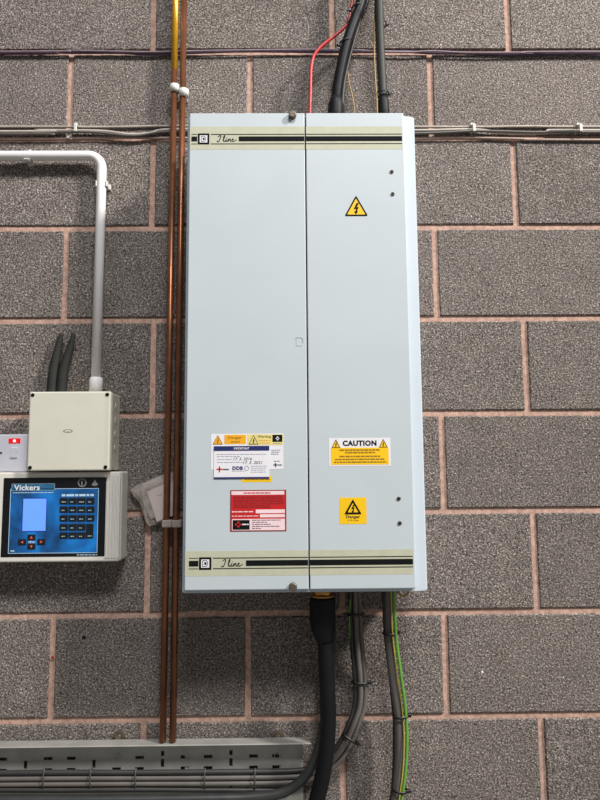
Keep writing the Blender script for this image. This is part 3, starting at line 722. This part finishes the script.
# ------------------------------------------------------------------ white fused spur / socket
x1, z0, z1 = W(27.2, 452, .02).x, W(10, 472, .02).z, W(10, 434.3, .02).z; x0 = x1-.146
so = empty('switched_socket', ((x0+x1)/2, 0, z0), 'white switched socket with a lit red neon at the left edge', 'socket')
MB().box(x0, x1+.0, -.020, 0, z0, z1, .003).build('face_plate', white_plastic, so)
q = W(14.5, 440.9, .02)
MB().box(q.x-.0138, q.x+.0138, -.0215, -.019, q.z-.0058, q.z+.0058, .001, 1).build('neon_window', mat('red_neon', (200, 22, 30), .35, emit=(230, 20, 30, .55)), so)
MB().box(q.x-.0025, q.x+.0035, -.0225, -.0212, q.z-.003, q.z+.003, .001, 1).build('neon_lamp', mat('neon_glow', (255, 200, 190), .3, emit=(255, 190, 180, 1.6)), so)
q = W(14, 452.5, .02)
MB().box(q.x-.0085, q.x+.0085, -.0235, -.019, q.z-.0125, q.z+.0125, .002).build('rocker_switch', white_plastic, so)
q = W(1, 453, .02); MB().cyl((q.x, -.0197, q.z), (0, -1, 0), .0028, .001, 14).build('screw', steel_dull, so)

# ------------------------------------------------------------------ control panel
PD = .065
x0, x1, z0, z1 = RC(-16, 472, 119.6, 562.2, PD)
cp = empty('control_panel', ((x0+x1)/2, 0, z0), 'off-white control panel with blue keypad screen, below the cream box', 'control panel')
MB().box(x0, x1+.0010, -PD+.010, 0, z0, z1, .004).build('case', panel_case, cp)
fc = MB().box(x0, x1, -PD, -PD+.0105, z0, z1, .004, 3).build('front_case', panel_case, cp)
rb = MB()
for k in range(5):
    xx = W(106.5+k*2.9, 515, PD).x; rb.box(xx, xx+.0034, -PD-.0024, -PD+.0004, z0+.008, z1-.008, .0005, 1)
tag(rb.build('grip_ribs', panel_case, cp), None)
bx0, bx1, bz0, bz1 = RC(2.4, 477.6, 105.4, 556.6, PD); yb = -PD-.0008
bz = MB().box(bx0, bx1, yb, -PD+.0005, bz0, bz1, .0012, 1).build('bezel', bezel_black, cp)
# printed blue membrane
def membrane_mat():
    m = bpy.data.materials.new('blue_membrane'); m.use_nodes = True; n = m.node_tree.nodes; L = m.node_tree.links
    b_ = n['Principled BSDF']; b_.inputs['Roughness'].default_value = .45
    tc = n.new('ShaderNodeTexCoord'); nz = n.new('ShaderNodeTexNoise'); nz.inputs['Scale'].default_value = 9; nz.inputs['Detail'].default_value = 3
    nz.inputs['Distortion'].default_value = 1.2
    L.new(tc.outputs['Object'], nz.inputs['Vector']); r = n.new('ShaderNodeValToRGB'); e = r.color_ramp.elements
    e[0].position, e[0].color = .33, srgb(14, 62, 108); e[1].position, e[1].color = .66, srgb(20, 130, 214)
    k = e.new(.5); k.color = srgb(18, 96, 164)
    L.new(nz.outputs['Fac'], r.inputs[0]); L.new(r.outputs[0], b_.inputs['Base Color'])
    b_.inputs['Emission Strength'].default_value = .0
    return m
mx0, mx1, mz0, mz1 = RC(9.5, 488.5, 98.2, 553.2, PD)
mem = MB().flat(mx0, mx1, mz0, mz1, yb).build('keypad_membrane', membrane_mat(), cp); tag(mem, 'blue printed keypad membrane')
ym = yb-.0003; pale_line = mat('pale_blue_line', (176, 206, 226), .5)
MB().frame(mx0, mx1, mz0, mz1, .0011, ym).build('border_line', pale_line, mem)
def R4(a, b, c, d_): return RC(a, b, c, d_, PD)
lx0, lx1, lz0, lz1 = R4(23.2, 498.7, 46.2, 530.8)
MB().flat(lx0-.0015, lx1+.0015, lz0-.0015, lz1+.0015, ym).build('screen_surround', mat('deep_blue', (20, 58, 130), .5), mem)
MB().flat(lx0, lx1, lz0, lz1, ym-.0004).build('lit_screen', mat('screen_glow', (80, 120, 220), .3, emit=(92, 138, 255, .85)), mem)
a0, a1, b0, b1 = R4(12, 483.6, 55, 490.8)
MB().flat(a0, a1, b0, b1, ym).build('name_plate', mat('plate_blue', (40, 96, 134), .5, var=.2, scale=60), mem)
MB().frame(a0, a1, b0, b1, .0007, ym-.0003).build('plate_border', mat('plate_line', (150, 170, 180), .5), mem)
a0, a1, b0, b1 = R4(14.3, 484.8, 40, 490.2); letters('Vickers', a0, a1, b0, b1, ym-.0003, white_print, mem, bold=.02)
m_ = MB(); a0, a1, b0, b1 = R4(13, 492, 53.5, 493.3); dashes(m_, a0, a1, (b0+b1)/2, .0016, ym, 3, .005)
a0, a1, b0, b1 = R4(62, 494, 95, 496.3); dashes(m_, a0, a1, (b0+b1)/2, .0048, ym, 8, .010)
a0, a1, b0, b1 = R4(10.8, 550, 14.5, 551.8); dashes(m_, a0, a1, (b0+b1)/2, .003, ym, 8, .004)
m_.build('small_print', pale_line, mem)
m_ = MB(); a0, a1, b0, b1 = R4(77, 554.3, 97.5, 555.3); dashes(m_, a0, a1, (b0+b1)/2, .0016, yb, 18, .007); m_.build('small_print', pale_line, bz)
key_m = mat('key_black', (16, 20, 26), .45); pr = mat('key_print', (150, 170, 160), .5)
def key(cx, cy_, hw, hh, seed, legend=True):
    a0, a1, b0, b1 = R4(cx-hw, cy_-hh, cx+hw, cy_+hh)
    k = MB().box(a0, a1, ym-.0012, ym, b0, b1, .0004, 1).build('key', key_m, mem)
    if legend:
        m_ = MB(); zz = b0+(min(b1-b0, .014))*.36; dashes(m_, a0+.004, a0+.004+(a1-a0)*random.Random(seed).uniform(.3, .6), zz, .0022, ym-.0012, seed, .004); m_.build  # legend stays on the membrane level
        m_.build('key_legend', pr, mem)
rows = (501.0, 509.4, 518.1, 527.0, 535.4); cols = (64.1, 73.0, 81.7, 90.7)
for i, ry in enumerate(rows):
    for j, cx in enumerate(cols):
        if j == 3 and i >= 3: continue
        key(cx, ry, 4.0, 3.1, i*4+j)
key(90.0, 531.0, 3.6, 7.2, 77)
red_arrow = mat('red_arrow', (214, 92, 66), .5)
for cx, cy_, ang in ((31.8, 537.4, 0), (22.5, 542, 90), (41.6, 541.8, -90), (31.8, 546.3, 180)):
    key(cx, cy_, 3.9, 2.9, 0, False); q = W(cx, cy_, PD)
    t = [(0, .0034), (-.003, -.0024), (.003, -.0024)]; a = math.radians(ang)
    MB().prism([(q.x+u*math.cos(a)-v*math.sin(a), q.z+u*math.sin(a)+v*math.cos(a)) for u, v in t], ym-.0016, ym-.0011).build('arrow_mark', red_arrow, mem)
a0, a1, b0, b1 = R4(28.7, 540.8, 35, 543.2); letters('MENU', a0, a1, b0, b1, ym, pale_line, mem, bold=.02)
ic = mat('icon_grey', (118, 118, 116), .5); q = W(82.3, 482.6, PD); C_ = lambda r_: [(q.x+r_*math.cos(t*math.pi/10), q.z+r_*math.sin(t*math.pi/10)) for t in range(20)]
m_ = MB().ring_outline(C_(.0098), C_(.0072), yb-.0003, yb); m_.flat(q.x-.002, q.x+.001, q.z-.006, q.z+.004, yb); m_.build('round_emblem', ic, bz)
q = W(95, 483, PD); m_ = MB(); m_.prism([(q.x-.0075, q.z-.0035), (q.x-.003, q.z-.0065), (q.x+.003, q.z-.0065), (q.x+.0075, q.z-.0035), (q.x+.0035, q.z+.001), (q.x+.001, q.z+.0075), (q.x-.001, q.z+.0075), (q.x-.0035, q.z+.001)], yb-.0003, yb); m_.build('crest_emblem', ic, bz)

# ------------------------------------------------------------------ packet tucked behind the pipes
pk = empty('plastic_packet', W(150, 500, .012), 'crumpled clear plastic packet with a white card, tucked behind the copper pipes', 'packet')
out = [(130, 489.5), (137.5, 485.3), (163, 474.5), (168.5, 473.2), (174.5, 472), (176, 490), (176, 515), (164, 521.5), (156, 524.5), (149.5, 526.5), (146, 521), (139, 502), (133.5, 496)]
pts = [W(a, b, .013) for a, b in out]
mb = MB(); c0 = W(155, 500, .017)
fr_ = [mb.bm.verts.new((p.x, -.014-.003*math.sin(i*2.1), p.z)) for i, p in enumerate(pts)]; bk_ = [mb.bm.verts.new((p.x, -.004, p.z)) for p in pts]
inn = [mb.bm.verts.new((p.x+(c0.x-p.x)*.28, -.0185+.0022*math.sin(i*3.3), p.z+(c0.z-p.z)*.28)) for i, p in enumerate(pts)]
n_ = len(pts)
for i in range(n_):
    j = (i+1) % n_; mb.bm.faces.new((fr_[i], fr_[j], inn[j], inn[i])); mb.bm.faces.new((fr_[j], fr_[i], bk_[i], bk_[j]))
mb.bm.faces.new(inn); mb.bm.faces.new(bk_[::-1])
film = mat('packet_film', (176, 164, 154), .28, var=.3, scale=60, alpha=.75, bump=.8, bscale=90)
mb.build('film', film, pk)
cd_ = [(147, 491.5), (164, 484.3), (175.8, 480), (175.8, 514.5), (166, 518), (157, 521.8)]
MB().prism([(W(a, b, .02).x, W(a, b, .02).z) for a, b in cd_], -.0215, -.0205).build('card', mat('card_white', (196, 180, 172), .7, var=.06), pk)
m_ = MB(); 
for a, b in ((158, 495.5), (161, 494.8)): q = W(a, b, .021); m_.flat(q.x-.003, q.x+.002, q.z-.001, q.z+.001, -.0216)
m_.build('print_mark', grey_print, pk)

# ------------------------------------------------------------------ perforated steel tray with its cables
def tray():
    root = empty('cable_tray', W(150, 800, 0.0), 'perforated galvanised steel cable tray along the bottom of the wall', 'cable tray')
    yb_ = -.010; zt = W(150, 745.5, .010).z; ztop = W(150, 739.6, .012).z; zb = zt-.165
    xl, xr = W(-90, 760, .01).x, W(303, 760, .01).x
    holes = []
    zV = [W(160, py, .01).z for py in (753, 763, 786)]; zH = [W(160, py, .01).z for py in (757, 768.3)]
    p0 = 25.8
    for k in range(-2, 5):
        vx = W(p0+k*68.4, 760, .01).x
        if vx < xr-.01:
            for z, hh in ((zV[1], .0085), (zV[2], .0085)) : holes.append((vx-.0036, vx+.0036, z-hh, z+hh))
            if k >= 2: holes.append((vx-.0036, vx+.0036, zV[0]-.006, zV[0]+.0045))
        for off in (22.5, 45.5):
            hx_ = W(p0+off+k*68.4, 760, .01).x
            if hx_ < xr-.02 and not (off == 22.5 and k == 1): holes.append((hx_-.0095, hx_+.0095, zH[0]-.0034, zH[0]+.0034))
            if hx_ < xr-.02: holes.append((hx_-.0095, hx_+.0095, zH[1]-.0034, zH[1]+.0034))
    xsb = sorted({xl, xr}|{h[0] for h in holes}|{h[1] for h in holes}); zsb = sorted({zb, zt}|{h[2] for h in holes}|{h[3] for h in holes})
    mb = MB(); V = {}
    def v(x, z):
        if (x, z) not in V: V[(x, z)] = mb.bm.verts.new((x, yb_, z))
        return V[(x, z)]
    for a, b_ in zip(xsb, xsb[1:]):
        for c_, d_ in zip(zsb, zsb[1:]):
            mx, mz = (a+b_)/2, (c_+d_)/2
            if any(h[0] < mx < h[1] and h[2] < mz < h[3] for h in holes): continue
            mb.bm.faces.new((v(a, c_), v(b_, c_), v(b_, d_), v(a, d_)))
    o = mb.build('perforated_plate', galv, root); md = o.modifiers.new('thick', 'SOLIDIFY'); md.thickness = .0015; md.offset = 0
    # top flange folded forward, with small returned lip
    zl = W(150, 745.8, .042).z
    sec = [(-.0095, ztop), (-.040, ztop), (-.0425, ztop-.0015), (-.0425, zl-.001), (-.0408, zl-.001), (-.0408, ztop-.0022), (-.0395, ztop-.0032), (-.0110, ztop-.0032), (-.0110, zt-.004), (-.0095, zt-.004)]
    mb = MB(); xr2 = W(311, 742, .04).x
    A = [mb.bm.verts.new((xl, y, z)) for y, z in sec]; B = [mb.bm.verts.new((xr2 if y < -.02 else xr, y, z)) for y, z in sec]
    for i in range(len(sec)):
        j = (i+1) % len(sec); mb.bm.faces.new((A[i], A[j], B[j], B[i]))
    mb.bm.faces.new(A); mb.bm.faces.new(B[::-1]); mb.build('top_flange', galv, root)
    for px in (117, 277, 94):
        q = W(px, 756 if px != 94 else 751, .0115)
        if px == 94: continue
        C1 = [(q.x+.0065*math.cos(t*math.pi/8), q.z+.0065*math.sin(t*math.pi/8)) for t in range(16)]; C2 = [(q.x+.005*math.cos(t*math.pi/8), q.z+.005*math.sin(t*math.pi/8)) for t in range(16)]
        MB().ring_outline(C1, C2, -.0122, -.0105).build('pressed_ring', galv, root)
    # wall stand-offs behind the plate
    for px in (60, 190, 285, -40):
        q = W(px, 790, .01); MB().box(q.x-.012, q.x+.012, -.0092, 0, zb+.01, zt-.02).build('wall_bracket', galv, root)
tray()
for px, lb in ((119, 'dark bolt washer on the wall above the tray, left of the copper pipes'), (277.5, 'dark bolt washer on the wall above the right end of the tray')):
    q = W(px, 737, .0); wr = empty('anchor_bolt', (q.x, 0, q.z), lb, 'bolt', 'anchor bolts above the tray')
    MB().cyl((q.x, 0, q.z), (0, -1, 0), .015, .0025, 20).build('washer', steel_dull, wr)
    MB().cyl((q.x, -.0025, q.z+.002), (0, -1, 0), .0065, .007, 6).build('bolt_head', steel_dull, wr)
T2 = 'grey cables lying in the tray'
cable('power_cable', [(-60, 789.5, .030), (60, 790, .030), (140, 789.5, .030), (230, 790, .027), (270, 790, .022), (289, 789, .021)], .0055, dark_grey_sheath, 'dark grey cable lying low in the tray beneath the pale ones', T2)
for k, px in enumerate((44.5, 91, 136, 205, 255)):
    nm = ('farthest left in the photo', 'second from the left, above the perforated slot', 'third from the left, left of the copper pipes', 'right of the copper pipes', 'nearest the tray right end')[k]
    c = W(px, 776.5, .030)
    tie(px, 778.3, .030, .0200, .0082, (1, 0), 'thin tie round the tray cables, '+nm, 'thin ties round the tray cables', head=0, wdt=.003, m=mat('grey_nylon', (70, 68, 64), .5))

# small marks on the wall: a drilled hole's shade as a black disc, a red wall plug, a smear of mortar
def spot(px, py, r1, m, name, label, cat, depth=.0012):
    q = W(px, py, 0); o = MB().cyl((q.x, .0005, q.z), (0, -1, 0), r1, depth, 14, depth*.5).build(name, m); tag(o, label, cat)
spot(84, 637.5, .0042, black_ink, 'wall_spot', 'small black disc for the shade in a drilled hole of the block wall left of the copper pipes', 'wall plug', .002)
spot(52.6, 657.5, .0036, mat('red_plug', (150, 40, 34), .6), 'wall_spot', 'small dull red plug in the mortar joint at lower left', 'wall plug', .002)
spot(482.3, 672, .0028, white_print, 'paint_fleck', 'tiny white fleck on the block at lower right', 'fleck')
